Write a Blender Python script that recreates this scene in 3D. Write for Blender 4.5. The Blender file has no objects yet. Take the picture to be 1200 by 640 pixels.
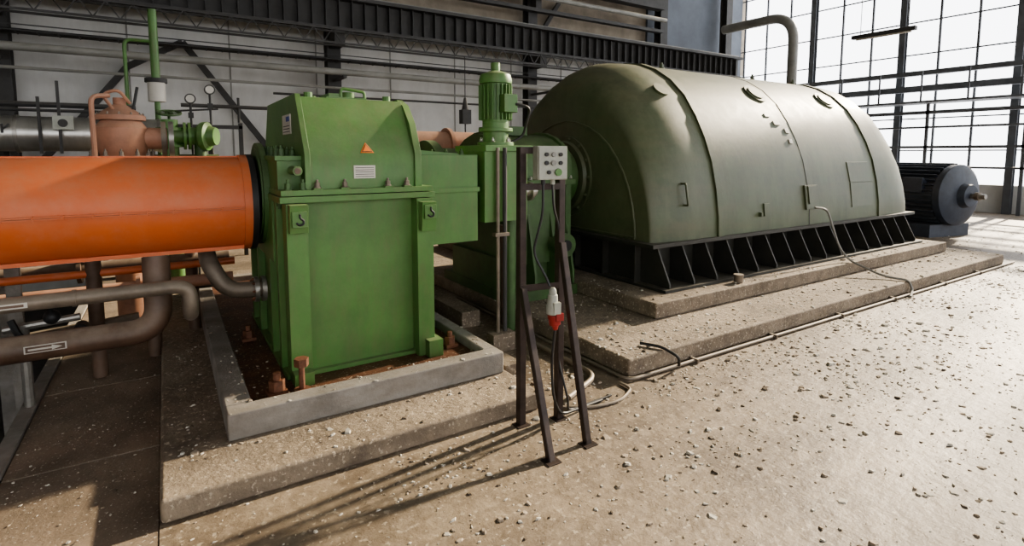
import bpy, math, random
from mathutils import Vector, Matrix, noise
random.seed(7)
S = bpy.context.scene
try:
    S.view_settings.view_transform = 'AgX'; S.view_settings.look = 'AgX - Medium High Contrast'
except Exception: pass

# ------------------------------------------------------------------ materials
def mat(name, col, rough=0.6, metal=0.0, var=0.15, scale=3.0, col2=None, dust=0.0, bump=0.0, bscale=40.0, spots=None, dustcol=(0.42,0.37,0.29), streak=None, stretch=(1,1,1)):
    m = bpy.data.materials.new(name); m.use_nodes = True
    nt = m.node_tree; N = nt.nodes; L = nt.links
    b = N['Principled BSDF']
    tc = N.new('ShaderNodeTexCoord'); mp = N.new('ShaderNodeMapping'); mp.inputs['Scale'].default_value = stretch
    L.new(tc.outputs['Object'], mp.inputs['Vector'])
    n1 = N.new('ShaderNodeTexNoise'); n1.inputs['Scale'].default_value = scale
    n1.inputs['Detail'].default_value = 8; n1.inputs['Roughness'].default_value = 0.65
    L.new(mp.outputs['Vector'], n1.inputs['Vector'])
    cr = N.new('ShaderNodeValToRGB')
    c2 = col2 if col2 else tuple(c*(1-2.2*var) if c*(1-2.2*var) > 0 else 0 for c in col)
    cr.color_ramp.elements[0].position = 0.35; cr.color_ramp.elements[1].position = 0.62
    cr.color_ramp.elements[0].color = (*c2, 1); cr.color_ramp.elements[1].color = (*col, 1)
    L.new(n1.outputs['Fac'], cr.inputs['Fac'])
    out = cr.outputs['Color']
    if streak:
        if not isinstance(streak[0], tuple): streak = (streak,)
        for amt, scol, st in streak:
            m3 = N.new('ShaderNodeMapping'); m3.inputs['Scale'].default_value = st
            L.new(tc.outputs['Object'], m3.inputs['Vector'])
            ns = N.new('ShaderNodeTexNoise'); ns.inputs['Scale'].default_value = 1.0; ns.inputs['Detail'].default_value = 7; ns.inputs['Roughness'].default_value = .7
            L.new(m3.outputs['Vector'], ns.inputs['Vector'])
            rs = N.new('ShaderNodeMapRange'); rs.inputs['From Min'].default_value = .45; rs.inputs['From Max'].default_value = .68; rs.inputs['To Max'].default_value = amt
            L.new(ns.outputs['Fac'], rs.inputs['Value'])
            mx = N.new('ShaderNodeMixRGB'); mx.inputs['Color2'].default_value = (*scol, 1)
            L.new(rs.outputs['Result'], mx.inputs['Fac']); L.new(out, mx.inputs['Color1']); out = mx.outputs['Color']
    if spots:
        sc, thr, sw, scol = spots
        n2 = N.new('ShaderNodeTexNoise'); n2.inputs['Scale'].default_value = sc; n2.inputs['Detail'].default_value = 5
        L.new(tc.outputs['Object'], n2.inputs['Vector'])
        r2 = N.new('ShaderNodeMapRange'); r2.inputs['From Min'].default_value = thr; r2.inputs['From Max'].default_value = thr+sw
        L.new(n2.outputs['Fac'], r2.inputs['Value'])
        mx = N.new('ShaderNodeMixRGB'); mx.inputs['Color2'].default_value = (*scol, 1)
        L.new(r2.outputs['Result'], mx.inputs['Fac']); L.new(out, mx.inputs['Color1']); out = mx.outputs['Color']
    if dust > 0:
        g = N.new('ShaderNodeNewGeometry'); sx = N.new('ShaderNodeSeparateXYZ')
        L.new(g.outputs['Normal'], sx.inputs['Vector'])
        mr = N.new('ShaderNodeMapRange'); mr.inputs['From Min'].default_value = -0.25; mr.inputs['From Max'].default_value = 1.0
        mr.inputs['To Max'].default_value = dust
        L.new(sx.outputs['Z'], mr.inputs['Value'])
        n3 = N.new('ShaderNodeTexNoise'); n3.inputs['Scale'].default_value = 7; n3.inputs['Detail'].default_value = 8; n3.inputs['Roughness'].default_value = .7
        L.new(tc.outputs['Object'], n3.inputs['Vector'])
        mm = N.new('ShaderNodeMath'); mm.operation = 'MULTIPLY'
        m2 = N.new('ShaderNodeMapRange'); m2.inputs['From Min'].default_value = .3; m2.inputs['From Max'].default_value = .6; m2.inputs['To Min'].default_value = .25
        L.new(n3.outputs['Fac'], m2.inputs['Value']); L.new(mr.outputs['Result'], mm.inputs[0]); L.new(m2.outputs['Result'], mm.inputs[1])
        mx = N.new('ShaderNodeMixRGB'); mx.inputs['Color2'].default_value = (*dustcol, 1)
        L.new(mm.outputs[0], mx.inputs['Fac']); L.new(out, mx.inputs['Color1']); out = mx.outputs['Color']
        rr = N.new('ShaderNodeMapRange'); rr.inputs['To Min'].default_value = rough; rr.inputs['To Max'].default_value = .95
        L.new(mm.outputs[0], rr.inputs['Value']); L.new(rr.outputs['Result'], b.inputs['Roughness'])
    L.new(out, b.inputs['Base Color'])
    if not dust: b.inputs['Roughness'].default_value = rough
    b.inputs['Metallic'].default_value = metal
    if bump > 0:
        n4 = N.new('ShaderNodeTexNoise'); n4.inputs['Scale'].default_value = bscale; n4.inputs['Detail'].default_value = 8; n4.inputs['Roughness'].default_value = .65
        L.new(tc.outputs['Object'], n4.inputs['Vector'])
        bp = N.new('ShaderNodeBump'); bp.inputs['Strength'].default_value = bump; bp.inputs['Distance'].default_value = 0.02
        L.new(n4.outputs['Fac'], bp.inputs['Height']); L.new(bp.outputs['Normal'], b.inputs['Normal'])
    return m

M = {}
M['floor'] = mat('floor_concrete', (0.27,0.215,0.152), 0.58, col2=(0.135,0.102,0.072), scale=1.1, bump=0.6, bscale=7, spots=(30,0.60,0.05,(0.34,0.29,0.22)), streak=((.75,(0.09,0.067,0.047),(.9,4.5,1)),(.55,(0.11,0.083,0.06),(.5,.7,1)),(.5,(0.35,0.29,0.215),(8,10,1)),(.45,(0.11,0.083,0.06),(14,16,1))))
M['slab'] = mat('slab_concrete', (0.26,0.21,0.155), 0.85, col2=(0.14,0.11,0.08), scale=2.2, bump=0.7, bscale=18, spots=(45,0.60,0.05,(0.40,0.34,0.26)), streak=((.6,(0.09,0.068,0.05),(3,3,3)),(.5,(0.33,0.27,0.19),(9,9,9))))
M['plinth'] = mat('new_concrete', (0.29,0.27,0.24), 0.85, var=0.15, scale=5, bump=0.3, bscale=50, streak=(.5,(0.16,0.13,0.10),(4,4,9)))
M['rusttray'] = mat('rusty_oil_tray', (0.13,0.055,0.03), 0.55, var=0.25, scale=6, bump=0.3, spots=(50,0.62,0.04,(0.34,0.27,0.2)))
M['plate'] = mat('dark_floor_plate', (0.27,0.21,0.155), 0.7, var=0.2, scale=2, bump=0.3, spots=(70,0.63,0.04,(0.4,0.36,0.3)), streak=(.5,(0.10,0.08,0.055),(5,2,2)))
gdust=(0.27,0.27,0.17)
M['green'] = mat('green_paint', (0.085,0.215,0.048), 0.42, var=0.12, scale=2.5, dust=0.38, bump=0.05, bscale=40, dustcol=gdust, streak=((.35,(0.045,0.10,0.03),(5,5,1.2)),(.3,(0.16,0.13,0.06),(14,14,4))))
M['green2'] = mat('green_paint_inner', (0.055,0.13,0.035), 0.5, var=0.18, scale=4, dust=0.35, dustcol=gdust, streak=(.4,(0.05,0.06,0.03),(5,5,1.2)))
M['gen'] = mat('generator_paint', (0.066,0.092,0.042), 0.44, var=0.15, scale=1.3, dust=0.30, bump=0.05, bscale=14, dustcol=(0.28,0.27,0.18), streak=((.6,(0.032,0.042,0.022),(3.2,1.2,.8)),(.35,(0.15,0.15,0.09),(3,1.5,.9)),(.4,(0.10,0.085,0.045),(1.5,1.5,9))))
M['genb'] = mat('generator_base_paint', (0.026,0.028,0.024), 0.5, var=0.2, scale=4, dust=0.4, dustcol=(.22,.19,.14))
M['orange'] = mat('orange_paint', (0.68,0.155,0.045), 0.45, var=0.07, scale=1.5, dust=0.38, dustcol=(0.48,0.27,0.17), bump=0.04, streak=((.25,(0.45,0.11,0.035),(1.2,4,4)),(.2,(.52,.28,.17),(7,7,7))))
M['salmon'] = mat('salmon_paint', (0.48,0.24,0.15), 0.55, var=0.15, scale=5, dust=0.3)
M['brown'] = mat('brown_pipe', (0.13,0.075,0.048), 0.5, var=0.2, scale=5, dust=0.5)
M['greypipe'] = mat('grey_brown_pipe', (0.22,0.18,0.14), 0.45, metal=0.3, var=0.2, scale=6, dust=0.4)
M['steel'] = mat('steel', (0.42,0.40,0.36), 0.4, metal=0.7, var=0.15, scale=8)
M['rust'] = mat('rusty_bolt', (0.17,0.07,0.035), 0.7, var=0.2, scale=30)
M['black'] = mat('black_rubber', (0.02,0.02,0.02), 0.5, var=0.1)
M['angle'] = mat('dark_angle_iron', (0.055,0.038,0.032), 0.5, metal=0.3, var=0.2, scale=12)
M['box'] = mat('light_grey_plastic', (0.42,0.43,0.37), 0.5, var=0.08, streak=(.4,(.25,.24,.2),(20,20,20)))
M['red'] = mat('red_plastic', (0.30,0.025,0.02), 0.5, var=0.1)
M['white'] = mat('white_label', (0.58,0.55,0.49), 0.5, var=0.08)
M['blue'] = mat('blue_label', (0.05,0.1,0.35), 0.5, var=0.05)
M['warn'] = mat('warning_orange', (0.7,0.2,0.03), 0.5, var=0.05)
M['wall'] = mat('wall_panel', (0.64,0.64,0.62), 0.85, var=0.08, scale=0.8, bump=0.1, bscale=5, streak=(.4,(0.38,0.37,0.34),(1.5,1.5,.3)))
M['brick'] = mat('upper_wall_render', (0.34,0.29,0.225), 0.9, var=0.18, scale=1.2, streak=(.5,(0.19,0.16,0.13),(1.5,1.5,.4)))
M['dsteel'] = mat('dark_structural_steel', (0.042,0.042,0.042), 0.65, var=0.2, scale=2, dust=0.2)
M['lsteel'] = mat('grey_pipe_paint', (0.24,0.24,0.22), 0.5, var=0.15, scale=2, dust=0.35)
M['bluegrey'] = mat('blue_grey_panel', (0.13,0.15,0.18), 0.7, var=0.12, scale=1)
M['motor'] = mat('blue_motor_paint', (0.045,0.058,0.085), 0.55, var=0.15, scale=5, dust=0.12)
M['silver'] = mat('silver_cladding', (0.55,0.54,0.50), 0.35, metal=0.8, var=0.12, scale=3, streak=(.4,(0.3,0.28,0.24),(4,1,1)))
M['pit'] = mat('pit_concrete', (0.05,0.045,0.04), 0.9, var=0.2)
M['chipw'] = mat('chip_white', (0.60,0.56,0.48), 0.9, var=0.15, scale=30)
M['chipt'] = mat('chip_tan', (0.40,0.33,0.25), 0.9, var=0.2, scale=30)
M['chipd'] = mat('chip_dark', (0.14,0.11,0.08), 0.9, var=0.2, scale=30)
M['winframe'] = mat('window_frame_paint', (0.13,0.14,0.155), 0.6, var=0.15)

# ------------------------------------------------------------------ builder
class Obj:
    def __init__(s, name, bevel=0.0):
        s.name = name; s.v = []; s.f = []; s.m = []; s.mats = []; s.bevel = bevel
    def mi(s, k):
        if k not in s.mats: s.mats.append(k)
        return s.mats.index(k)
    def add(s, verts, faces, k):
        o = len(s.v); s.v += [tuple(p) for p in verts]; i = s.mi(k)
        for f in faces: s.f.append(tuple(o+j for j in f)); s.m.append(i)
        return s
    def box(s, x0, x1, y0, y1, z0, z1, k):
        v = [(x,y,z) for z in (z0,z1) for y in (y0,y1) for x in (x0,x1)]
        return s.add(v, [(0,2,3,1),(4,5,7,6),(0,1,5,4),(2,6,7,3),(0,4,6,2),(1,3,7,5)], k)
    def rbox(s, c, size, rot, k):
        v = []
        for z in (-.5,.5):
            for y in (-.5,.5):
                for x in (-.5,.5):
                    v.append(Vector(c) + rot @ Vector((x*size[0], y*size[1], z*size[2])))
        return s.add(v, [(0,2,3,1),(4,5,7,6),(0,1,5,4),(2,6,7,3),(0,4,6,2),(1,3,7,5)], k)
    def bar(s, a, b, w, h, k, up=(0,0,1)):
        a = Vector(a); b = Vector(b); d = (b-a); ln = d.length; d.normalize()
        u = Vector(up)
        if abs(d.dot(u)) > .98: u = Vector((0,1,0))
        r = d.cross(u).normalized(); u = r.cross(d).normalized()
        rot = Matrix((d, r, u)).transposed()
        return s.rbox((a+b)/2, (ln, w, h), rot, k)
    def angle(s, a, b, w, k, t=0.005, sx=1, sy=1):
        a = Vector(a); b = Vector(b)
        s.bar(a+Vector((0,sy*w/2,0)), b+Vector((0,sy*w/2,0)), w, t, k, up=(1,0,0))
        s.bar(a+Vector((sx*w/2,0,0)), b+Vector((sx*w/2,0,0)), w, t, k, up=(0,1,0))
        return s
    def frame(s, d):
        d = Vector(d).normalized(); u = Vector((0,0,1)) if abs(d.z) < .95 else Vector((0,1,0))
        r = d.cross(u).normalized(); u = r.cross(d).normalized()
        return d, r, u
    def lathe(s, o, d, prof, k, n=28, cap=True):
        o = Vector(o); d, r, u = s.frame(d)
        v = []; f = []
        for (t, rad) in prof:
            for i in range(n):
                a = 2*math.pi*i/n
                v.append(o + d*t + (r*math.cos(a) + u*math.sin(a))*rad)
        for j in range(len(prof)-1):
            for i in range(n):
                i2 = (i+1) % n
                f.append((j*n+i, j*n+i2, (j+1)*n+i2, (j+1)*n+i))
        if cap:
            f.append(tuple(range(n))[::-1]); f.append(tuple((len(prof)-1)*n+i for i in range(n)))
        return s.add(v, f, k)
    def cyl(s, a, b, rad, k, n=20, r2=None):
        a = Vector(a); b = Vector(b)
        return s.lathe(a, b-a, [(0,rad),((b-a).length, rad if r2 is None else r2)], k, n)
    def tube(s, pts, rad, k, n=14, bend=0.12, sub=6):
        P = [Vector(p) for p in pts]; Q = [P[0]]
        for i in range(1, len(P)-1):
            a = (P[i-1]-P[i]); b = (P[i+1]-P[i]); bl = min(bend, a.length*.45, b.length*.45)
            a = P[i]+a.normalized()*bl; b = P[i]+b.normalized()*bl
            for j in range(sub+1):
                t = j/sub; Q.append(a*(1-t)**2 + P[i]*2*t*(1-t) + b*t*t)
        Q.append(P[-1])
        d, r, u = s.frame(Q[1]-Q[0]); v = []; f = []
        for i, q in enumerate(Q):
            if i == 0: t = Q[1]-Q[0]
            elif i == len(Q)-1: t = Q[-1]-Q[-2]
            else: t = (Q[i+1]-Q[i]).normalized()+(Q[i]-Q[i-1]).normalized()
            t.normalize(); r = (r - t*r.dot(t)).normalized(); u = t.cross(r)
            for j in range(n):
                a = 2*math.pi*j/n; v.append(q + (r*math.cos(a)+u*math.sin(a))*rad)
        for i in range(len(Q)-1):
            for j in range(n):
                j2 = (j+1) % n; f.append((i*n+j, i*n+j2, (i+1)*n+j2, (i+1)*n+j))
        f.append(tuple(range(n))[::-1]); f.append(tuple((len(Q)-1)*n+j for j in range(n)))
        return s.add(v, f, k)
    def prism(s, prof, axis, a, b, k):
        def P(p, t):
            return {'x': (t,p[0],p[1]), 'y': (p[0],t,p[1]), 'z': (p[0],p[1],t)}[axis]
        n = len(prof); v = [P(p,a) for p in prof]+[P(p,b) for p in prof]
        f = [(i,(i+1)%n,n+(i+1)%n,n+i) for i in range(n)]+[tuple(range(n))[::-1], tuple(range(n,2*n))]
        return s.add(v, f, k)
    def hexbolt(s, p, d, r, h, k):
        p = Vector(p); d = Vector(d).normalized()
        s.cyl(p, p+d*h*.15, r*1.3, k, 16); s.cyl(p+d*h*.15, p+d*h*.65, r, k, 6); s.cyl(p+d*h*.65, p+d*h, r*.5, k, 10)
        return s
    def sphere(s, c, r, k, sc=(1,1,1), n=16):
        c = Vector(c); v = []; f = []; m = n//2
        for j in range(m+1):
            th = math.pi*j/m
            for i in range(n):
                a = 2*math.pi*i/n
                v.append(c + Vector((r*sc[0]*math.sin(th)*math.cos(a), r*sc[1]*math.sin(th)*math.sin(a), r*sc[2]*math.cos(th))))
        for j in range(m):
            for i in range(n): f.append((j*n+i,(j+1)*n+i,(j+1)*n+(i+1)%n,j*n+(i+1)%n))
        return s.add(v, f, k)
    def wheel(s, c, d, r, k):
        c = Vector(c); dd, a, b = s.frame(d); n=20; pts=[c+(a*math.cos(2*math.pi*i/n)+b*math.sin(2*math.pi*i/n))*r for i in range(n+1)]
        s.tube(pts, r*.1, k, 6, .005, 1)
        for i in range(3):
            q=math.pi*i/3; e=(a*math.cos(q)+b*math.sin(q))*r; s.cyl(c-e,c+e,r*.06,k,6)
        s.cyl(c-dd*r*.6,c+dd*r*.15,r*.12,k,10)
        return s
    def done(s, smooth=True, ang=35):
        me = bpy.data.meshes.new(s.name); me.from_pydata(s.v, [], s.f); 
        for k in s.mats: me.materials.append(M[k])
        me.polygons.foreach_set('material_index', s.m)
        import bmesh
        bm = bmesh.new(); bm.from_mesh(me); bmesh.ops.recalc_face_normals(bm, faces=bm.faces); bm.to_mesh(me); bm.free()
        if smooth:
            me.polygons.foreach_set('use_smooth', [True]*len(me.polygons))
            me.set_sharp_from_angle(angle=math.radians(ang))
        me.update()
        ob = bpy.data.objects.new(s.name, me); S.collection.objects.link(ob)
        if s.bevel > 0:
            md = ob.modifiers.new('bevel','BEVEL'); md.width = s.bevel; md.segments = 2; md.limit_method = 'ANGLE'; md.angle_limit = math.radians(40)
            md.harden_normals = True
        return ob

# ------------------------------------------------------------------ room shell
o = Obj('floor')
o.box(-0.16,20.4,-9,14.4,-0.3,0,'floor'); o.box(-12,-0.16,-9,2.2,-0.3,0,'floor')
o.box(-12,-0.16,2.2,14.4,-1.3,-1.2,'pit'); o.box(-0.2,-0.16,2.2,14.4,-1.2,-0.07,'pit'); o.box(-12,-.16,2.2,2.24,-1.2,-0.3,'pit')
o.done()
o = Obj('floor_plates', 0.004)
y = 2.24
for L_ in (1.35,1.2,1.4,1.3,1.4,2.0,2.5):
    o.box(-0.86,-0.162,y,y+L_-.012,-.06,-0.003,'plate'); y += L_
o.done()
o = Obj('trim_1', 0.004); o.box(-0.95,-0.865,2.24,13.5,-0.12,0.012,'plinth'); o.done()

o = Obj('wall_back')
o.box(-12,20.4,14,14.3,-1.2,4.9,'wall'); o.box(-12,20.4,14.02,14.3,4.9,12,'brick')
x = -12
while x < 20:
    o.box(x,x+.03,13.985,14.0,0,4.9,'lsteel'); x += 1.9
o.box(14.6,20.0,13.92,14.0,3.0,12,'bluegrey')
o.done()
o = Obj('wall_left'); o.box(-12.3,-12,-9,14.3,-1.2,12,'wall'); o.done()
o = Obj('ceiling'); o.box(-12.3,20.4,-9,14.3,12,12.2,'lsteel'); o.done()
o = Obj('fill_control_wall')  # unseen wall added behind the camera; its band opening sets the fill light
o.box(-12.3,20.4,-9.3,-9,0,1.6,'wall'); o.box(-12.3,20.4,-9.3,-9,6.0,12,'wall')
for i in range(9): o.box(-12.3+i*4,-12.3+i*4+.7,-9.3,-9,1.6,6.0,'wall')
o.done()
o = Obj('wall_right'); o.box(20,20.3,-9,14.3,0,0.8,'wall'); o.box(20,20.3,-9,14.3,10.8,12,'wall'); o.done()
o = Obj('window_1')
yy = -9.0; i = 0
while yy < 14:
    o.box(20.05,20.11,yy-.028,yy+.028,.8,10.8,'winframe'); yy += .95
for z in [1.8,2.8,3.8,4.8,5.8,6.8,7.8,8.8,9.8]:
    o.box(20.06,20.10,-9,14,z-.02,z+.02,'winframe')
o.done()
for yy in (-6.2,-.5,2.35,5.2,8.05,10.9):
    o = Obj('steel_column',.004)
    o.box(19.78,19.80,yy-.09,yy+.09,0,12,'winframe'); o.box(19.96,19.98,yy-.09,yy+.09,0,12,'winframe'); o.box(19.80,19.96,yy-.012,yy+.012,0,12,'winframe'); o.done()
for x in (14.7,18.3):
    o = Obj('steel_column',.004)
    o.box(x,x+.35,13.4,13.43,0,12,'dsteel'); o.box(x,x+.35,13.67,13.7,0,12,'dsteel'); o.box(x+.16,x+.19,13.43,13.67,0,12,'dsteel'); o.done()
o = Obj('gantry_walkway')
for z,t in ((4.15,.14),(3.68,.18),(2.95,.10),(2.5,.06),(1.9,.08),(1.3,.06)):
    o.box(19.5,19.7,-8.8,12.9,z-t/2,z+t/2,'winframe')
o.box(18.9,19.7,-8.8,12.9,3.2,3.26,'winframe')
for i in range(20):
    yy = -8.7+i*1.13; o.box(18.95,18.99,yy-.02,yy+.02,3.26,4.15,'winframe')
    if i%2==0: o.box(19.5,19.56,yy-.04,yy+.04,0,3.2,'winframe')
o.done()
o = Obj('arched_pipe'); o.tube([(18.0,13.3,6.35),(18.0,10.55,6.35),(18.0,10.55,0)],.16,'lsteel',bend=.9,sub=12); o.done()
o = Obj('hanging_tube_lamp',.01); o.bar((16,6.2,4.85),(16,7.7,4.85),.14,.1,'dsteel'); o.bar((16,6.3,4.78),(16,7.6,4.78),.05,.04,'white')
o.cyl((16,6.4,4.9),(16,6.4,12),.01,'black',6); o.cyl((16,7.5,4.9),(16,7.5,12),.01,'black',6); o.done()

def icol(x):
    o = Obj('steel_column',.004)
    o.box(x-.16,x+.16,13.4,13.43,-.0,12,'dsteel'); o.box(x-.16,x+.16,13.67,13.7,0,12,'dsteel'); o.box(x-.015,x+.015,13.43,13.67,0,12,'dsteel'); o.done()
for x in (-8.5,-2.5,3.5,9.3): icol(x)
o = Obj('crane_girder',.004)
o.box(-11.9,18.5,12.75,13.25,5.22,5.30,'dsteel'); o.box(-11.9,18.5,12.98,13.02,4.6,5.22,'dsteel'); o.box(-11.9,18.5,12.8,13.2,4.54,4.6,'dsteel')
o.box(-11.9,18.5,12.96,13.04,5.30,5.38,'lsteel')
x=-11.8
while x<18.4:
    o.box(x,x+.02,12.85,13.15,4.6,5.22,'dsteel'); x+=.3
for x in (-8.5,-2.5,3.5,9.3,14.87): o.box(x-.12,x+.12,12.85,13.39,4.2,4.54,'dsteel')
o.done()
o = Obj('steel_bracing',.003)
o.bar((-.6,13.85,3.5),(-1.5,13.85,2.3),.1,.12,'dsteel'); o.bar((-1.5,13.85,2.3),(-2.5,13.85,1.0),.1,.12,'dsteel')
o.bar((.4,13.85,4.1),(2.9,13.85,.6),.1,.12,'dsteel'); o.bar((.4,13.85,4.1),(-.6,13.85,3.5),.1,.12,'dsteel')
o.bar((9.3,13.85,4.5),(10.6,13.85,6.4),.1,.12,'dsteel'); o.bar((3.5,13.85,5.2),(1.8,13.85,7),.1,.12,'dsteel')
o.done()
o = Obj('roof_edge_beam',.003)
o.box(-11.9,14.5,13.05,13.35,6.55,7.0,'dsteel'); o.box(-11.9,14.5,13.1,13.3,5.80,5.90,'dsteel'); o.cyl((3.5,12.9,6.15),(14.4,12.9,6.15),.07,'lsteel',12)
for x in (-8.5,-2.5,3.5,9.3): o.box(x-.1,x+.1,13.1,13.39,5.9,6.55,'dsteel')
o.done()
o = Obj('lattice_cable_bridge')
for z in (4.12,4.42): o.box(-11.9,14.5,12.3,12.34,z,z+.04,'dsteel'); o.box(-11.9,14.5,12.6,12.64,z,z+.04,'dsteel')
x=-11.8
while x<14.4:
    o.bar((x,12.32,4.14),(x+.2,12.32,4.44),.02,.02,'dsteel'); o.bar((x+.2,12.32,4.44),(x+.4,12.32,4.14),.02,.02,'dsteel'); x+=.4
o.done()
o = Obj('service_pipework')
o.cyl((-11.9,12.6,3.55),(14.2,12.6,3.55),.075,'lsteel',12)
o.cyl((-11.9,12.7,3.2),(14,12.7,3.2),.03,'lsteel',8)
o.cyl((2,12.7,3.0),(14,12.7,3.0),.025,'dsteel',8)
for x in (-8.5,-2.5,3.5,9.3): o.box(x-.04,x+.04,12.5,13.39,3.42,3.48,'dsteel')
o.done()
o = Obj('cable_tray')
for z in (3.88,3.98): o.box(-11.9,14.5,12.95,12.97,z,z+.02,'dsteel')
o.box(-11.9,14.5,13.3,13.32,3.88,3.97,'dsteel')
x=-11.8
while x<14.4: o.box(x,x+.02,12.95,13.32,3.87,3.89,'dsteel'); x+=.3
for k in range(3): o.cyl((-11.9,13.05+.07*k,3.91),(14.5,13.05+.07*k,3.91),.025,'black',6)
o.done()
o = Obj('pulley_hanger'); o.cyl((6.4,12.2,4.12),(6.4,12.2,2.8),.012,'black',6); o.box(6.28,6.52,12.1,12.3,2.45,2.8,'dsteel'); o.cyl((6.4,12.2,2.8),(6.4,12.2,3.1),.09,'dsteel',12,.03); o.cyl((6.4,12.2,2.45),(6.4,12.2,1.9),.02,'black',6); o.done()

# ------------------------------------------------------------------ slabs
o = Obj('foundation_slab',.02); o.box(-0.155,1.98,2.74,8,0,.12,'slab'); o.done()
o = Obj('foundation_slab',.02); o.box(2.82,10.8,2.77,9,0,.15,'slab'); o.done()
o = Obj('foundation_slab',.015); o.box(3.75,10.35,3.36,8.2,.15,.30,'slab'); o.done()
o = Obj('concrete_plinth',.012)
o.box(.16,1.94,3.14,3.27,.12,.275,'plinth'); o.box(.16,.30,3.27,7,.12,.275,'plinth'); o.box(1.84,1.94,3.27,7,.12,.275,'plinth'); o.box(.30,1.84,6.88,7,.12,.275,'plinth')
o.box(.3,1.84,3.27,6.88,.12,.215,'rusttray')
o.done()

# ------------------------------------------------------------------ gearbox
o = Obj('gearbox', .008)
g='green'
zb=.216
o.box(.60,1.54,3.64,5.25,zb,1.40,g)
o.box(.55,1.60,3.60,5.3,zb,.245,g)
o.box(.57,.70,3.53,3.66,zb,1.38,g); o.box(1.45,1.575,3.53,3.66,zb,1.38,g)
o.prism([(3.53,1.20),(3.47,1.20),(3.45,1.38),(3.53,1.38)],'x',.58,.69,g)
o.prism([(3.53,1.15),(3.47,1.15),(3.45,1.36),(3.53,1.36)],'x',1.46,1.57,g)
for yy in (3.8,4.15,4.75,5.15): o.box(.55,.60,yy-.03,yy+.03,zb,1.40,g)
o.box(.545,.60,3.9,5.0,.95,1.40,g)
o.box(.54,1.60,3.55,5.3,1.385,1.425,g); o.box(.55,1.59,3.56,5.29,1.43,1.465,g)
o.box(.56,.72,3.72,5.2,1.46,1.67,g); o.box(.545,.73,3.70,5.22,1.655,1.685,g)
for yy in (3.8,3.98,4.16,4.34,4.52,4.70,4.88,5.06):
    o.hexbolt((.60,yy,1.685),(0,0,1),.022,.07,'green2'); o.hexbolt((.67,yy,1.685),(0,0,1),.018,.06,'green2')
for yy in (3.75,3.95,4.15,4.6,4.85,5.1):
    o.hexbolt((.57,yy,1.385),(0,0,-1),.018,.05,'green2')
o.lathe((.56,4.4,1.40),(-1,0,0),[(0,.38),(.04,.38),(.04,.34),(.05,.34)],'green2',36)
def prof(e,zt=2.09):
    return [(3.62-e,1.46),(3.62-e,1.69),(3.86-e*.6,zt+e),(4.98+e*.6,zt+e),(5.22+e,1.69),(5.22+e,1.46)]
o.prism(prof(0),'x',.745,1.47,g)
o.prism(prof(.018),'x',.71,.745,g)
o.prism([(3.60,1.46),(3.60,1.70),(3.70,1.92),(3.83,2.06),(3.95,2.11),(4.96,2.11),(5.24,1.70),(5.24,1.46)],'x',1.47,1.52,g)
for x in (.78,.96,1.26,1.40):
    o.box(x-.03,x+.03,3.56,3.62,1.465,1.475,g); o.hexbolt((x,3.59,1.475),(0,0,1),.018,.055,'greypipe')
for x in (.60,.69): o.hexbolt((x,3.6,1.465),(0,0,1),.02,.07,'green2')
o.box(1.03,1.18,3.612,3.619,1.53,1.62,'white')
for i in range(5): o.box(1.04,1.17,3.610,3.613,1.542+i*.015,1.546+i*.015,'dsteel')
def onslope(x,t,off):
    a=Vector((x,3.62,1.69)); d=Vector((0,.24,.40)).normalized(); n=Vector((0,-.40,.24)).normalized(); return a+d*t+n*off
for sc,off,k in ((1,.003,'warn'),(.78,.005,'dsteel'),(.62,.006,'warn')):
    cx,ct,r=1.13,.045,.056*sc
    angs=(math.radians(90),math.radians(210),math.radians(330))
    P=[onslope(cx+r*math.cos(a),ct+r*math.sin(a),off) for a in angs]
    P2=[onslope(cx+r*math.cos(a),ct+r*math.sin(a),0) for a in angs]
    o.add(P+P2,[(0,1,2),(0,3,4,1),(1,4,5,2),(2,5,3,0)],k)
o.box(.704,.711,4.0,4.30,1.84,1.98,'white'); o.box(.702,.711,4.03,4.15,1.93,1.965,'blue')
for i in range(3): o.box(.702,.711,4.03,4.27,1.855+i*.02,1.861+i*.02,'dsteel')
o.cyl((.65,3.53,1.59),(.65,3.70,1.59),.03,g,16); o.cyl((.65,3.525,1.59),(.65,3.54,1.59),.02,'brown',14)
o.box(.97,1.27,4.05,4.5,2.085,2.12,g); o.box(1.0,1.09,4.1,4.4,2.12,2.15,g)
o.cyl((1.17,4.2,2.1),(1.17,4.2,2.17),.05,g,16); o.tube([(1.09,4.1,2.12),(1.09,4.1,2.19),(1.27,4.1,2.17),(1.27,4.1,2.12)],.012,g,8,.03)
for x,yy in ((.82,3.95),(.82,4.9),(1.39,3.95),(.90,4.2)):
    o.cyl((x,yy,2.08),(x,yy,2.13),.03,g,10)
for x0 in (.59,1.47):
    o.box(x0,x0+.09,3.435,3.452,1.24,1.34,g)
    xc=x0+.045
    o.tube([(xc,3.43,1.325),(xc,3.43,1.30),(xc+.022,3.43,1.285),(xc+.02,3.43,1.262),(xc-.005,3.43,1.255),(xc-.022,3.43,1.272)],.007,'black',8,.01)
o.box(.57,.69,3.44,3.55,zb,.30,g); o.box(1.50,1.61,3.46,3.6,zb,.34,g)
o.box(1.54,2.14,3.88,5.1,.97,1.69,g); o.box(1.54,2.15,3.86,5.12,1.385,1.425,g)
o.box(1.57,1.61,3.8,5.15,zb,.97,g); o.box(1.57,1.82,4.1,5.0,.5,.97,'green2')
o.prism([(1.52,1.69),(1.52,1.74),(2.0,1.70),(2.0,1.69)],'y',3.95,5.0,g)
for yy in (4.0,4.3,4.6,4.9): o.hexbolt((2.05,yy,1.69),(0,0,1),.02,.05,'green2')
o.done()

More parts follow.
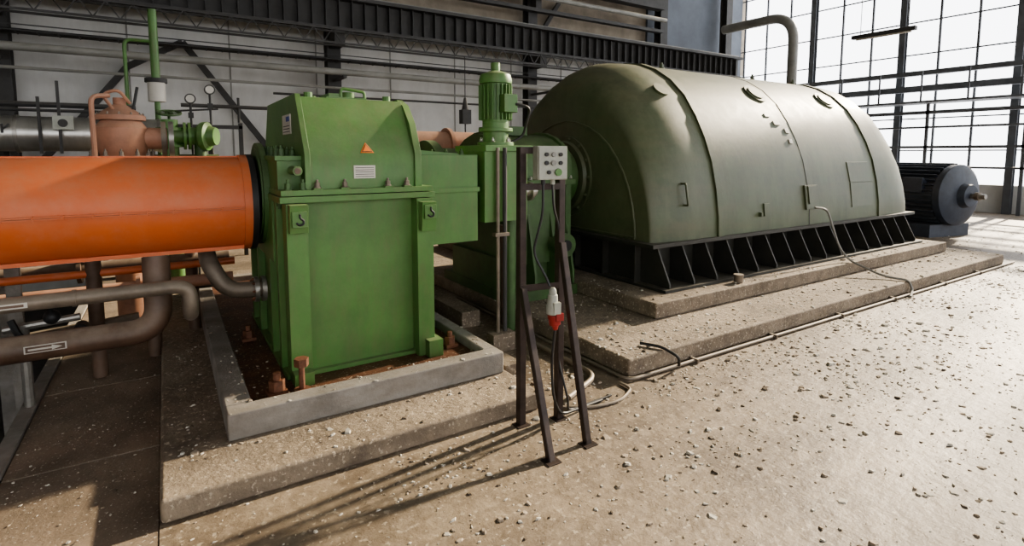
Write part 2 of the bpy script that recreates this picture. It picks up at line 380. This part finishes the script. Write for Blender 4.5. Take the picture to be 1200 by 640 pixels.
def fbolt(x,yy,z,s=1):
    o=Obj('foundation_bolt',.002); o.box(x-.05*s,x+.05*s,yy-.05*s,yy+.05*s,z,z+.025,'rust')
    o.cyl((x,yy,z+.025),(x,yy,z+.08*s),.042*s,'rust',6); o.cyl((x,yy,z+.08*s),(x,yy,z+.12*s),.02*s,'rust',12); o.done()
fbolt(.46,3.42,.216,1.15); fbolt(1.73,3.60,.216,1.0); fbolt(.44,4.6,.216)
o = Obj('anchor_bolt_post',.002); o.cyl((.60,3.38,.216),(.60,3.38,.42),.018,'rust',12); o.cyl((.60,3.38,.38),(.60,3.38,.43),.045,'rust',6); o.cyl((.60,3.38,.216),(.60,3.38,.235),.05,'rust',14); o.done()

# ------------------------------------------------------------------ orange guard
o = Obj('orange_coupling_guard')
Yc,Zc=4.4,1.34
o.lathe((-6,Yc,Zc),(1,0,0),[(0,.335),(6.40,.335),(6.40,.35),(6.45,.35)],'orange',56)
o.cyl((.45,Yc,Zc),(.49,Yc,Zc),.355,'black',56)
o.box(-6,.40,Yc-.36,Yc-.33,Zc-.03,Zc-.022,'orange'); o.box(-6,.40,Yc-.36,Yc-.33,Zc-.018,Zc-.010,'orange')
x=-5.9
while x<.4:
    o.cyl((x,Yc-.350,Zc-.036),(x,Yc-.350,Zc-.003),.006,'orange',8); x+=.14
o.box(-6,.40,Yc-.03,Yc+.03,Zc+.333,Zc+.343,'orange')
o.box(-6,.40,Yc-.17,Yc-.10,Zc-.325,Zc-.30,'orange')
x=-5.9
while x<.3:
    o.cyl((x,Yc-.14,Zc-.33),(x,Yc-.14,Zc-.30),.01,'steel',8); x+=.3
o.done()

# ------------------------------------------------------------------ generator
GC=5.25
base=[(1.51,.77),(1.50,1.0),(1.455,1.3),(1.385,1.6),(1.28,1.87),(1.15,2.12),(.98,2.37),(.77,2.57),(.53,2.72),(.27,2.82),(0,2.86)]
full=[(-a,b) for a,b in base]+[(a,b) for a,b in base[::-1][1:]]
def sect(X,e=0.0):
    s=1.0;q=1.0
    if X<4.95:
        t=math.sqrt(max(0,1-((4.95-X)/.80)**2.3)); s=.78+.22*t; q=.93+.07*t
    if X>9.3:
        t=math.sqrt(max(0,1-((X-9.3)/.64)**2.2)); s=.62+.38*t; q=.95+.05*t
    return [(X,GC+a*q*(1+e/1.5),.77+(b-.77)*s+(e*((b-.77)/2.1) if b>1 else 0)) for a,b in full]
def loft(o,xs,k,e=0.0,cap=True):
    v=[];n=len(full);f=[]
    for X in xs: v+=sect(X,e)
    for i in range(len(xs)-1):
        for j in range(n-1): f.append((i*n+j,i*n+j+1,(i+1)*n+j+1,(i+1)*n+j))
        f.append((i*n+n-1,i*n,(i+1)*n,(i+1)*n+n-1))
    if cap: f.append(tuple(range(n))); f.append(tuple((len(xs)-1)*n+j for j in range(n))[::-1])
    o.add(v,f,k)
o = Obj('generator',.006)
xs=[4.15,4.153,4.165,4.19,4.23,4.29,4.38,4.5,4.65,4.8,4.95,5.15,7.3,9.3,9.45,9.6,9.73,9.82,9.88,9.92,9.94]
loft(o,xs,'gen')
def strap(x0,x1,e,k='gen'):
    loft(o,[x0,x1],k,e)
strap(5.12,5.22,.026); strap(8.86,8.95,.020); strap(7.0,7.012,.005,'genb')
endp=[Vector((4.145,GC+a*.80,.80+(b-.77)*.62)) for a,b in full]
o.tube(endp+[endp[0]],.014,'gen',8,.01,1)
o.box(4.06,10.02,3.70,6.80,.735,.775,'genb')
o.box(4.2,9.95,3.93,6.6,.302,.735,'genb'); o.box(4.1,10.0,3.56,6.95,.301,.33,'genb')
x=4.2
while x<9.95:
    o.prism([(3.93,.33),(3.60,.33),(3.60,.37),(3.78,.735),(3.93,.735)],'x',x,x+.022,'genb'); x+=.375
for yy in (4.0,4.5,5.0,5.5,6,6.4):
    o.prism([(4.2,.33),(4.11,.33),(4.11,.735),(4.2,.735)],'y',yy,yy+.022,'genb')
o.lathe((4.2,GC,1.42),(-1,0,0),[(0,.50),(.08,.50),(.08,.44),(.12,.42)],'gen',40)
for i in range(14):
    a=2*math.pi*i/14; o.hexbolt((4.12,GC+.47*math.cos(a),1.42+.47*math.sin(a)),(-1,0,0),.018,.03,'gen')
def yat(z):
    for (a,b),(a2,b2) in zip(base,base[1:]):
        if b<=z<=b2: return GC-(a+(a2-a)*(z-b)/(b2-b))
    return GC-1.51
def hatch(x0,x1,z0,z1,t=.02,k='gen'):
    v=[(x0,yat(z0)-t,z0),(x1,yat(z0)-t,z0),(x1,yat(z1)-t,z1),(x0,yat(z1)-t,z1),(x0,yat(z0)+.03,z0),(x1,yat(z0)+.03,z0),(x1,yat(z1)+.03,z1),(x0,yat(z1)+.03,z1)]
    o.add(v,[(0,1,2,3),(4,7,6,5),(0,4,5,1),(1,5,6,2),(2,6,7,3),(3,7,4,0)],k)
hatch(6.9,7.2,.98,1.29,.03); hatch(6.95,7.15,1.05,1.28,.045); hatch(8.1,8.7,.95,1.29,.012); hatch(8.1,8.7,1.3,1.58,.012); hatch(6.0,6.12,.95,1.1,.02); hatch(5.9,5.93,.95,1.0,.04)
def disc(X,z,r,h):
    Y=yat(z); sl=(yat(z+.05)-yat(z-.05))/.1
    n=Vector((0,-1,sl)).normalized(); p=Vector((X,Y,z)); o.cyl(p-n*.05,p+n*h,r,'gen',24)
disc(6.7,2.5,.17,.02); disc(6.7,2.5,.12,.035); disc(8.45,2.5,.17,.02); disc(8.45,2.5,.12,.035); disc(4.80,2.43,.10,.02)
for X in (5.6,7.6,8.7):
    o.hexbolt((X,GC-.2,2.83),(0,0,1),.03,.08,'gen')
o.tube([(4.60,yat(1.15)+.03,1.15),(4.60,yat(1.15)-.05,1.15),(4.60,yat(1.38)-.05,1.38),(4.60,yat(1.38)+.06,1.38)],.012,'gen',8,.02)
def label(X,z,w,h):
    sl=math.atan2(yat(z+.05)-yat(z-.05),.1); o.rbox((X,yat(z)-.006,z),(w,.012,h),Matrix.Rotation(-sl,3,'X'),'white')
label(6.72,2.10,.13,.06); label(6.88,2.0,.08,.07); label(6.60,2.2,.10,.05); label(6.86,1.86,.07,.06)
o.tube([(10.0,4.3,.95),(10.35,4.3,.95),(10.35,4.3,.16)],.05,'gen',10,.15)
o.lathe((9.9,GC,1.42),(1,0,0),[(0,.8),(.3,.8),(.45,.7),(.45,.45),(.7,.45),(.8,.3)],'gen',32)
o.done()
o = Obj('generator_cable'); o.tube([(7.05,3.70,1.0),(7.2,3.62,.98),(7.3,3.5,.5),(7.35,3.4,.33),(7.4,3.0,.18),(7.5,2.76,.165),(7.5,2.72,.05),(7.3,2.66,.015)],.014,'lsteel',8,.12); o.done()
o = Obj('small_can'); o.lathe((5.15,3.47,.302),(0,0,1),[(0,.045),(.09,.052)],'greypipe',20); o.done()

# ------------------------------------------------------------------ shaft housing, bearing pedestal
o = Obj('shaft_bearing_housing',.006)
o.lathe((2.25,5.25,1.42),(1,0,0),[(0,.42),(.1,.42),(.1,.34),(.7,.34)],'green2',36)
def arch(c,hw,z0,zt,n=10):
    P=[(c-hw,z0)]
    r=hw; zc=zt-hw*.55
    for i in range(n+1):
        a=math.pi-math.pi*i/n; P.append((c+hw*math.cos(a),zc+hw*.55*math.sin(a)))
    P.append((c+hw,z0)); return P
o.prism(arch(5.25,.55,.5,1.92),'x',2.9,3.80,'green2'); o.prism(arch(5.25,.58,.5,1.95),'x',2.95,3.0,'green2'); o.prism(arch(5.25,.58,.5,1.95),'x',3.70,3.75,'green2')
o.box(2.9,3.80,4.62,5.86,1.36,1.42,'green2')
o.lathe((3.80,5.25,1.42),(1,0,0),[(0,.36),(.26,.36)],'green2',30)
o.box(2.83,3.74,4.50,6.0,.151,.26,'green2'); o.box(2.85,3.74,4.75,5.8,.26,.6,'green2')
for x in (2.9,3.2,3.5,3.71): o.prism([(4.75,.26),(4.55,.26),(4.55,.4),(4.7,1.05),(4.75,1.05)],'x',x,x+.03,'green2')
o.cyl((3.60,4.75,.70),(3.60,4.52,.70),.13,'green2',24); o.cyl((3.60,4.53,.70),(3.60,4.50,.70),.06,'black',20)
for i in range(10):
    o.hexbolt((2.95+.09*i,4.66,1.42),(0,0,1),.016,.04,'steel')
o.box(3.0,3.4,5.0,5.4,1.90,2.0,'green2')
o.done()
o = Obj('oil_return_pipe'); o.tube([(2.74,4.42,1.0),(2.74,4.42,.85),(2.74,4.4,.75),(2.74,4.4,.02)],.055,'brown',12,.15); o.tube([(2.85,4.42,1.15),(2.6,4.42,1.12),(2.45,4.42,1.12)],.05,'salmon',12,.1); o.done()
o = Obj('salmon_pipe'); o.tube([(1.2,6.5,1.8),(3.75,6.5,1.8),(3.75,6.5,.15)],.19,'salmon',24,.3,10); o.lathe((3.1,6.5,1.8),(1,0,0),[(0,.24),(.05,.24)],'salmon',28); o.done()

# ------------------------------------------------------------------ vertical pump
o = Obj('vertical_oil_pump',.004)
px,py=2.40,4.02
o.box(2.19,2.62,3.85,4.35,1.12,1.75,'green'); o.box(2.185,2.66,3.82,4.38,1.72,1.77,'green')
o.lathe((px,py,1.77),(0,0,1),[(0,.16),(.03,.16),(.03,.11),(.12,.11),(.12,.15),(.15,.15),(.15,.115),(.20,.115)],'green',28)
o.lathe((px,py,1.97),(0,0,1),[(0,.115),(.33,.115),(.33,.14),(.36,.145),(.41,.13),(.44,.05)],'green',28)
for i in range(22):
    a=2*math.pi*i/22
    c=Vector((px+.13*math.cos(a),py+.13*math.sin(a),2.14)); o.rbox(c,(.035,.008,.30),Matrix.Rotation(a,3,'Z'),'green')
o.box(px-.03,px+.1,py-.2,py-.11,2.05,2.2,'green')
o.cyl((px,py,2.40),(px,py,2.48),.04,'green',12)
for a in range(6):
    o.hexbolt((px+.14*math.cos(a),py+.14*math.sin(a),1.80),(0,0,1),.014,.04,'steel')
o.tube([(px+.08,py-.2,2.12),(px+.22,py-.22,2.1),(px+.22,py-.1,1.85),(px+.1,py-.1,1.8)],.012,'black',8,.08)
o.cyl((px-.1,py-.2,.16),(px-.1,py-.2,1.75),.016,'greypipe',10); o.cyl((px-.03,py-.2,.16),(px-.03,py-.2,1.75),.018,'dsteel',10)
o.box(px-.14,px,py-.23,py-.17,1.0,1.03,'greypipe')
o.box(px-.18,px+.04,py-.26,py-.14,.001,.16,'slab')
o.cyl((px+.2,4.1,1.12),(px+.2,4.1,0.001),.05,'green2',14)
o.cyl((2.62,4.1,1.35),(2.88,4.1,1.35),.05,'steel',14); o.cyl((2.70,4.1,1.35),(2.73,4.1,1.35),.09,'steel',18); o.cyl((2.80,4.1,1.35),(2.83,4.1,1.35),.09,'steel',18)
o.done()

# ------------------------------------------------------------------ control stand
o = Obj('control_box_stand',.0015)
A=Vector((1.735,2.62,0)); B_=Vector((1.985,2.56,0))
o.angle((A.x,A.y,0),(A.x,A.y,1.74),.042,'angle'); o.angle((B_.x,B_.y,0),(B_.x,B_.y,1.56),.042,'angle')
o.angle((1.65,2.19,0),(A.x-.0,A.y-.02,.88),.036,'angle'); o.angle((1.94,2.22,0),(B_.x,B_.y-.02,1.15),.036,'angle')
for p in (A,B_,Vector((1.65,2.19,0)),Vector((1.94,2.22,0))): o.box(p.x-.03,p.x+.06,p.y-.03,p.y+.05,0,.006,'angle')
o.bar((A.x,A.y,1.50),(B_.x,B_.y,1.50),.006,.04,'angle'); o.bar((A.x,A.y,.88),(B_.x,B_.y,.88),.006,.04,'angle'); o.bar((A.x,A.y,1.72),(1.99,2.56,1.72),.006,.04,'angle')
R=Matrix.Rotation(math.radians(-13.5),3,'Z')
c=Vector((1.895,2.54,1.645)); o.rbox(c,(.19,.08,.20),R,'box'); o.rbox(c+R@Vector((0,-.045,0)),(.18,.012,.19),R,'box')
for dx,dz,k,r in ((-.045,.05,'dsteel',.012),(.0,.05,'lsteel',.014),(.045,.05,'dsteel',.012),(-.045,.0,'black',.013),(.0,.0,'lsteel',.016),(.045,.0,'black',.012),(-.03,-.055,'black',.012),(.03,-.055,'green',.022)):
    p=c+R@Vector((dx,-.05,dz)); q=c+R@Vector((dx,-.065,dz)); o.cyl(p,q,r,k,14)
o.cyl(c+Vector((-.05,0,-.1)),c+Vector((-.05,0,-.13)),.014,'black',10); o.cyl(c+Vector((.02,0,-.1)),c+Vector((.02,0,-.13)),.014,'box',10)
o.tube([c+Vector((-.05,0,-.12)),c+Vector((-.05,0,-.3)),(1.80,2.58,1.1),(1.86,2.52,.95),(1.87,2.50,.90)],.008,'black',8,.06)
o.tube([c+Vector((.02,0,-.12)),c+Vector((.03,0,-.28)),(1.99,2.57,1.25),(1.99,2.57,.4),(2.02,2.5,.15),(2.1,2.6,.012),(2.5,2.62,.012)],.008,'black',8,.06)
p=Vector((1.87,2.47,.90)); o.lathe(p,(0,0,-1),[(0,.012),(.015,.022),(.04,.024),(.045,.030),(.10,.033),(.11,.039),(.16,.039),(.165,.03)],'box',18); o.rbox(p+Vector((.005,-.034,-.12)),(.045,.03,.07),R,'box')
q=p+Vector((.01,0,-.165)); o.lathe(q,(0.12,0,-1),[(0,.039),(.02,.041),(.03,.037),(.065,.036),(.07,.024),(.10,.014)],'red',18); o.rbox(q+Vector((.012,-.038,-.01)),(.048,.03,.045),R,'red')
o.tube([q+Vector((.01,0,-.09)),q+Vector((0.0,.02,-.3)),(1.90,2.5,.2),(2.0,2.55,.03),(2.4,2.60,.012)],.009,'black',8,.08)
o.done()

# ------------------------------------------------------------------ conduits & cables on the floor
o = Obj('floor_conduit')
o.tube([(2.76,5.5,.02),(2.77,2.72,.02),(5,2.71,.02),(11,2.70,.02)],.014,'greypipe',10,.1)
o.tube([(2.62,4.3,.03),(2.62,2.9,.03),(2.2,2.72,.03)],.02,'greypipe',10,.15)
o.tube([(2.1,2.66,.012),(2.3,2.54,.012),(2.5,2.52,.012),(2.7,2.62,.012),(2.70,2.74,.012)],.010,'greypipe',8,.1)
o.tube([(3.3,2.70,.03),(3.25,2.66,.12),(3.2,2.8,.17),(3.12,2.95,.17)],.012,'black',8,.05)
for x in (3.5,4.6,5.8,7.0,8.4,9.6): o.box(x,x+.02,2.68,2.768,.0,.038,'greypipe')
o.done()
o = Obj('wooden_duct_board',.004); o.box(2.05,2.2,3.3,6.4,0.001,.09,'slab'); o.box(2.3,2.5,4.5,6.2,0.001,.16,'slab'); o.done()

# ------------------------------------------------------------------ left pipes
o = Obj('oil_supply_pipe'); o.tube([(-3,3.9,.86),(.04,3.9,.86),(.04,3.9,.66),(.04,4.6,.6)],.045,'greypipe',16,.13,8)
o.lathe((-.55,3.9,.86),(1,0,0),[(0,.05),(.02,.05)],'greypipe',20); o.rbox((-.82,3.853,.86),(.16,.004,.03),Matrix.Identity(3),'white'); o.rbox((-.82,3.85,.86),(.13,.004,.014),Matrix.Identity(3),'brown'); o.done()
o = Obj('oil_drain_pipe'); o.tube([(-3,4.2,.52),(-.14,4.2,.52),(-.14,4.3,1.0)],.082,'brown',20,.17,10)
o.rbox((-.72,4.116,.53),(.2,.004,.045),Matrix.Identity(3),'white'); o.rbox((-.72,4.113,.53),(.185,.004,.034),Matrix.Identity(3),'brown'); o.rbox((-.74,4.111,.53),(.12,.004,.010),Matrix.Identity(3),'white')
o.add([(-.69,4.11,.545),(-.69,4.11,.515),(-.64,4.11,.53),(-.69,4.114,.545),(-.69,4.114,.515),(-.64,4.114,.53)],[(0,1,2),(3,5,4),(0,3,4,1),(1,4,5,2),(2,5,3,0)],'white'); o.done()
o = Obj('gearbox_oil_pipe'); o.tube([(.54,4.3,.69),(.28,4.3,.70),(.18,4.35,.9),(.18,4.6,.94)],.06,'greypipe',16,.15,8)
o.lathe((.46,4.3,.69),(1,0,0),[(0,.095),(.03,.095)],'steel',24); o.lathe((.51,4.3,.69),(1,0,0),[(0,.095),(.03,.095)],'steel',24)
for i in range(8):
    a=2*math.pi*i/8; o.hexbolt((.46,4.3+.078*math.cos(a),.69+.078*math.sin(a)),(-1,0,0),.009,.02,'rust')
o.done()
o = Obj('drain_valve'); o.cyl((-1.0,4.6,.55),(-.6,4.6,.58),.025,'steel',10); o.sphere((-.75,4.6,.6),.05,'black'); o.cyl((-.75,4.6,.6),(-.75,4.55,.72),.012,'black',8); o.wheel((-.75,4.55,.72),(0,-.2,1),.06,'black'); o.tube([(-.95,4.55,.62),(-.9,4.5,.5),(-.8,4.5,.48)],.02,'black',8); o.cyl((-.9,4.6,-.1),(-.9,4.6,.57),.03,'steel',10); o.cyl((-.6,4.55,.5),(-.6,4.65,.5),.04,'black'); o.done()
o = Obj('lower_pipe_rack')
for yy,z,r,k in ((5.2,.62,.05,'salmon'),(5.5,.75,.06,'brown'),(5.65,.5,.05,'greypipe'),(5.0,.8,.03,'orange')):
    o.cyl((-4,yy,z),(.40,yy,z),r,k,14)
for yy,x in ((5.0,-.55),(5.3,-.2),(5.5,.1)): o.cyl((x,yy,.121 if x>-.15 else 0),(x,yy,.9),.05,'brown',12)
o.box(-1.25,-1.1,5.6,5.7,-1.2,1.1,'plinth'); o.box(-1.05,-.97,5.0,5.06,-1.2,.9,'plinth')
o.bar((-1.3,4.9,.95),(-.3,5.6,.95),.1,.06,'plinth'); o.bar((-1.0,5.3,.3),(-.3,5.3,.35),.06,.06,'greypipe')
o.lathe((-.30,5.2,.62),(1,0,0),[(0,.09),(.03,.09)],'salmon',20); o.lathe((-.7,5.5,.75),(1,0,0),[(0,.11),(.03,.11)],'brown',20)
o.done()
o = Obj('safety_valve')
vx,vy=-.37,6.0
o.lathe((vx,vy,.0),(0,0,1),[(0,.12),(1.62,.12),(1.62,.26),(1.68,.26),(1.68,.17),(1.74,.20),(1.93,.20),(2.0,.15),(2.0,.19),(2.04,.19),(2.09,.12),(2.14,.05),(2.20,.05)],'salmon',32)
o.lathe((vx,vy,1.635),(0,0,1),[(0,.275),(.03,.275)],'greypipe',32)
for i in range(12):
    a=2*math.pi*i/12; o.hexbolt((vx+.23*math.cos(a),vy+.23*math.sin(a),1.68),(0,0,1),.016,.06,'greypipe'); o.hexbolt((vx+.17*math.cos(a),vy+.17*math.sin(a),2.04),(0,0,1),.010,.03,'greypipe')
o.cyl((vx+.15,vy,1.84),(vx+.35,vy,1.84),.10,'salmon',20); o.cyl((vx+.30,vy,1.84),(vx+.34,vy,1.84),.16,'greypipe',20); o.cyl((vx+.36,vy,1.84),(vx+.40,vy,1.84),.16,'steel',20)
o.tube([(vx-.02,vy-.1,2.05),(vx-.12,vy-.1,2.22),(vx+.0,vy-.1,2.27),(vx+.08,vy-.05,2.15)],.014,'salmon',8)
o.cyl((vx+.1,vy-.05,2.1),(vx+.14,vy-.05,2.3),.012,'black',8)
o.tube([(vx-.18,vy-.3,1.4),(vx-.18,vy-.3,2.18),(vx-.06,vy-.22,2.2)],.02,'salmon',8,.06)
o.done()
o = Obj('green_gate_valve')
gx,gy=.14,7.9
o.cyl((gx-.12,gy,.121),(gx-.12,gy,2.12),.09,'green',18); o.cyl((gx-.12,gy,1.98),(gx-.12,gy,2.02),.15,'green',18); o.cyl((gx-.12,gy,1.78),(gx-.12,gy,1.81),.15,'green',18)
o.cyl((gx-.1,gy,1.92),(gx+.25,gy,1.92),.11,'green',20); o.lathe((gx+.2,gy,1.92),(1,-.5,0),[(0,.15),(.04,.18),(.10,.18),(.12,.13),(.2,.11)],'green',20)
o.cyl((gx+.02,gy,1.92),(gx+.05,gy,1.92),.17,'green',20); o.cyl((gx+.07,gy,1.92),(gx+.10,gy,1.92),.17,'green',20); o.cyl((gx-.3,gy,1.62),(gx+.4,gy,1.62),.07,'green2',16); o.cyl((gx+.2,gy,1.2),(gx+.2,gy,1.9),.07,'green2',16)
o.wheel((gx-.12,gy-.02,2.2),(0,-.3,1),.13,'green2')
o.done()
o = Obj('pressure_gauges')
for dx,h in ((.13,2.42),(.36,2.55)):
    o.cyl((gx+dx,gy+.4,0),(gx+dx,gy+.4,h-.05),.014,'dsteel',8)
    o.lathe((gx+dx,gy+.37,h),(0,1,0),[(0,.065),(.05,.065)],'dsteel',20); o.lathe((gx+dx,gy+.365,h),(0,1,0),[(0,.05),(.01,.05)],'white',20)
    o.box(gx+dx-.03,gx+dx+.03,gy+.37,gy+.43,h-.25,h-.18,'dsteel')
o.cyl((gx-.1,gy+.4,2.25),(gx+.45,gy+.4,2.3),.012,'dsteel',8)
o.done()
o = Obj('green_riser_pipe'); o.cyl((-.1,9.4,2.6),(-.1,9.4,3.75),.055,'green',14); o.cyl((-.1,9.4,2.45),(-.1,9.4,2.75),.11,'white',20); o.cyl((-.1,9.4,2.72),(-.1,9.4,2.78),.14,'dsteel',20); o.cyl((-.1,9.4,0),(-.1,9.4,2.45),.035,'green',12)
o.tube([(-.1,9.4,3.3),(-.45,9.4,3.3),(-.45,9.4,2.2)],.025,'green',10,.1)
o.done()
o = Obj('clad_steam_pipe'); o.cyl((-10,9,1.95),(-.1,9,1.95),.22,'silver',32)
for x in (-5,-3.2,-1.6,-.5,-.12): o.cyl((x,9,1.95),(x+.04,9,1.95),.235,'steel',32)
for x in (-6,-.7): o.box(x,x+.1,8.9,9.1,-.1,1.75,'dsteel')
o.cyl((-10,9.0,2.32),(-.35,9.0,2.32),.035,'dsteel',8); o.cyl((-10,9.0,2.25),(-.35,9.0,2.25),.02,'dsteel',8)
o.box(-1.35,-1.32,8.74,8.77,1.7,2.4,'dsteel'); o.box(-1.15,-1.12,8.7,8.73,1.7,2.6,'dsteel'); o.box(-1.2,-1.0,8.68,8.74,2.0,2.17,'box')
o.cyl((-1.1,8.67,2.08),(-1.1,8.69,2.08),.05,'dsteel',16)
for i,x in enumerate((-1.95,-1.83,-1.70)):
    o.box(x,x+.025,8.772,8.782,1.95,2.06,'dsteel'); o.bar((x+.02,8.777,2.0),(x+.08,8.777,2.06 if i else 1.95),.01,.02,'dsteel')
o.done()
o = Obj('background_pipe_frame',.003)
for x in (-3,-1.9,-.9,.55,1.0): o.box(x,x+.06,9.9,9.96,-.0 if x>-.16 else -1.2,2.2,'dsteel')
o.box(-3,1.06,9.9,9.96,2.1,2.16,'dsteel'); o.cyl((-6,9.8,1.55),(1.3,9.8,1.55),.09,'lsteel',14); o.cyl((-6,9.75,1.3),(1.3,9.75,1.3),.06,'salmon',14)
o.cyl((.2,9.8,2.45),(1.9,9.8,2.45),.03,'dsteel',8); o.cyl((1.0,9.8,2.2),(1.0,9.8,2.6),.02,'dsteel',8)
o.done()

# ------------------------------------------------------------------ loose motor
o = Obj('electric_motor',.006)
mc=Vector((13.6,4.86,.86)); ax=Vector((-.22,-.97,0)).normalized()
o.lathe(mc-ax*.75,ax,[(0,.3),(.02,.55),(.12,.60),(.12,.56),(1.25,.56),(1.25,.62),(1.38,.62),(1.45,.5),(1.48,.25),(1.6,.22),(1.6,.1)],'motor',36)
d,r,u=o.frame(ax)
for i in range(36):
    a=2*math.pi*i/36
    n=r*math.cos(a)+u*math.sin(a); tt=d.cross(n)
    o.rbox(mc-ax*.06+n*.6,(1.1,.10,.02),Matrix((d,n,tt)).transposed(),'motor')
o.cyl(mc+ax*.8,mc+ax*1.1,.05,'steel',16); o.cyl(mc+ax*.92,mc+ax*1.0,.08,'greypipe',16)
RM=Matrix((ax,Vector((ax.y,-ax.x,0)),Vector((0,0,1)))).transposed()
o.rbox(mc+Vector((0,0,-.73)),(1.0,1.2,.26),RM,'motor')
o.rbox(mc+Vector((-.5,0,.2)),(.4,.3,.3),RM,'motor')
o.done()
o = Obj('exciter_housing',.01); o.box(11.0,11.9,4.7,6.0,0,1.0,'gen'); o.lathe((10.9,5.3,1.3),(1,0,0),[(0,.35),(.05,.6),(.8,.6),(.85,.3)],'brown',30)
o.tube([(11.95,4.9,.9),(12.3,4.9,.9),(12.3,4.9,0)],.09,'brown',12,.2); o.done()

# ------------------------------------------------------------------ debris
o = Obj('paint_flake_debris')
def surf(x,y):
    if 4.05<x<10.1 and y>3.55: return None
    if 3.74<x<10.36 and y>3.35: return .30 if (3.77<x<10.33 and y>3.38) else None
    if 2.81<x<10.81 and y>2.76: return .15 if y>2.79 else None
    if -.155<x<1.98 and y>2.73:
        if y<2.76: return None
        if .16<x<1.94 and y>3.14:
            if .30<x<1.84 and y>3.27:
                if y>3.45 and x>.5: return None
                return .215
            return .275
        return .12
    if x<-.86 and y>2.2: return None
    if 2.6<x<2.8 and y>2.6: return None
    if y>2.67 and y<2.78 and x>2.7: return None
    return 0.0
def chip(x,y,z,s):
    k=random.choices(['chipw','chipt','chipd'],[.5,.38,.12])[0]
    a=random.uniform(0,6.28); el=random.uniform(.35,1.0); hh=random.uniform(.10,.34); n=random.choice((4,5,6)); v=[]
    tx,ty=random.uniform(-.25,.25),random.uniform(-.25,.25)
    for i in range(n):
        t=2*math.pi*i/n+random.uniform(-.3,.3); rr=s*random.uniform(.6,1)
        px_,py_=rr*math.cos(t),rr*math.sin(t)*el
        xx=px_*math.cos(a)-py_*math.sin(a); yy=px_*math.sin(a)+py_*math.cos(a)
        v.append((x+xx,y+yy,z+.0005))
    for i in range(n):
        b=v[i]; bx=(b[0]-x)*.72; by=(b[1]-y)*.72; v.append((x+bx,y+by,z+s*hh*1.2+bx*tx+by*ty+.001))
    f=[tuple(range(n))[::-1],tuple(range(n,2*n))]+[(i,(i+1)%n,n+(i+1)%n,n+i) for i in range(n)]
    o.add(v,f,k)
def scat(n,x0,x1,y0,y1,smin,smax,p=3,cl=.35):
    for _ in range(n):
        x=random.uniform(x0,x1); y=random.uniform(y0,y1); z=surf(x,y)
        if z is None: continue
        if noise.noise(Vector((x*1.3,y*1.3,3)))<random.uniform(-.7,cl): continue
        s=smin+(smax-smin)*random.random()**p
        chip(x,y,z,s)
scat(4500,-.1,6,.3,3.3,.003,.020)
scat(3500,2.0,10.8,1.4,3.55,.005,.028)
scat(4500,4,17,-2.5,2.8,.006,.028)
scat(160,-.1,5,.8,3.3,.018,.034,1); scat(260,2.0,10.8,1.9,3.55,.022,.045,1.5); scat(220,4,15,-2,2.8,.025,.042,1.5)
scat(900,-.1,2.2,2.3,2.75,.003,.018); scat(1200,2.8,10.8,2.3,2.77,.005,.025)
scat(700,10.8,16,2.7,5,.01,.035)
scat(1100,2.0,4.1,2.7,5.5,.005,.026)
scat(1100,-.1,2,2.7,5,.004,.022)
scat(700,-.85,-.2,2.3,5,.003,.014)
o.done(smooth=False)

# ------------------------------------------------------------------ lights & camera
w = bpy.data.worlds.new('World'); S.world = w; w.use_nodes = True
bg = w.node_tree.nodes['Background']; bg.inputs['Color'].default_value = (0.96,0.97,1.0,1); bg.inputs['Strength'].default_value = 4.6
sun = bpy.data.lights.new('sun','SUN'); sun.energy = 14; sun.angle = math.radians(2.0); sun.color = (1,.85,.64)
so = bpy.data.objects.new('sun', sun); S.collection.objects.link(so)
dirv = Vector((-1,-.10,-math.tan(math.radians(24))))
so.rotation_euler = dirv.to_track_quat('-Z','Y').to_euler(); so.location=(18,3,9)

cam = bpy.data.cameras.new('camera'); cam.lens = 19.03; cam.sensor_width = 36; cam.clip_start=.05; cam.shift_y=-.0657
co = bpy.data.objects.new('camera', cam); S.collection.objects.link(co)
co.location = (-.054,-.084,1.7); co.rotation_euler = (math.radians(90-5.5),0,math.radians(-32.6))
S.camera = co
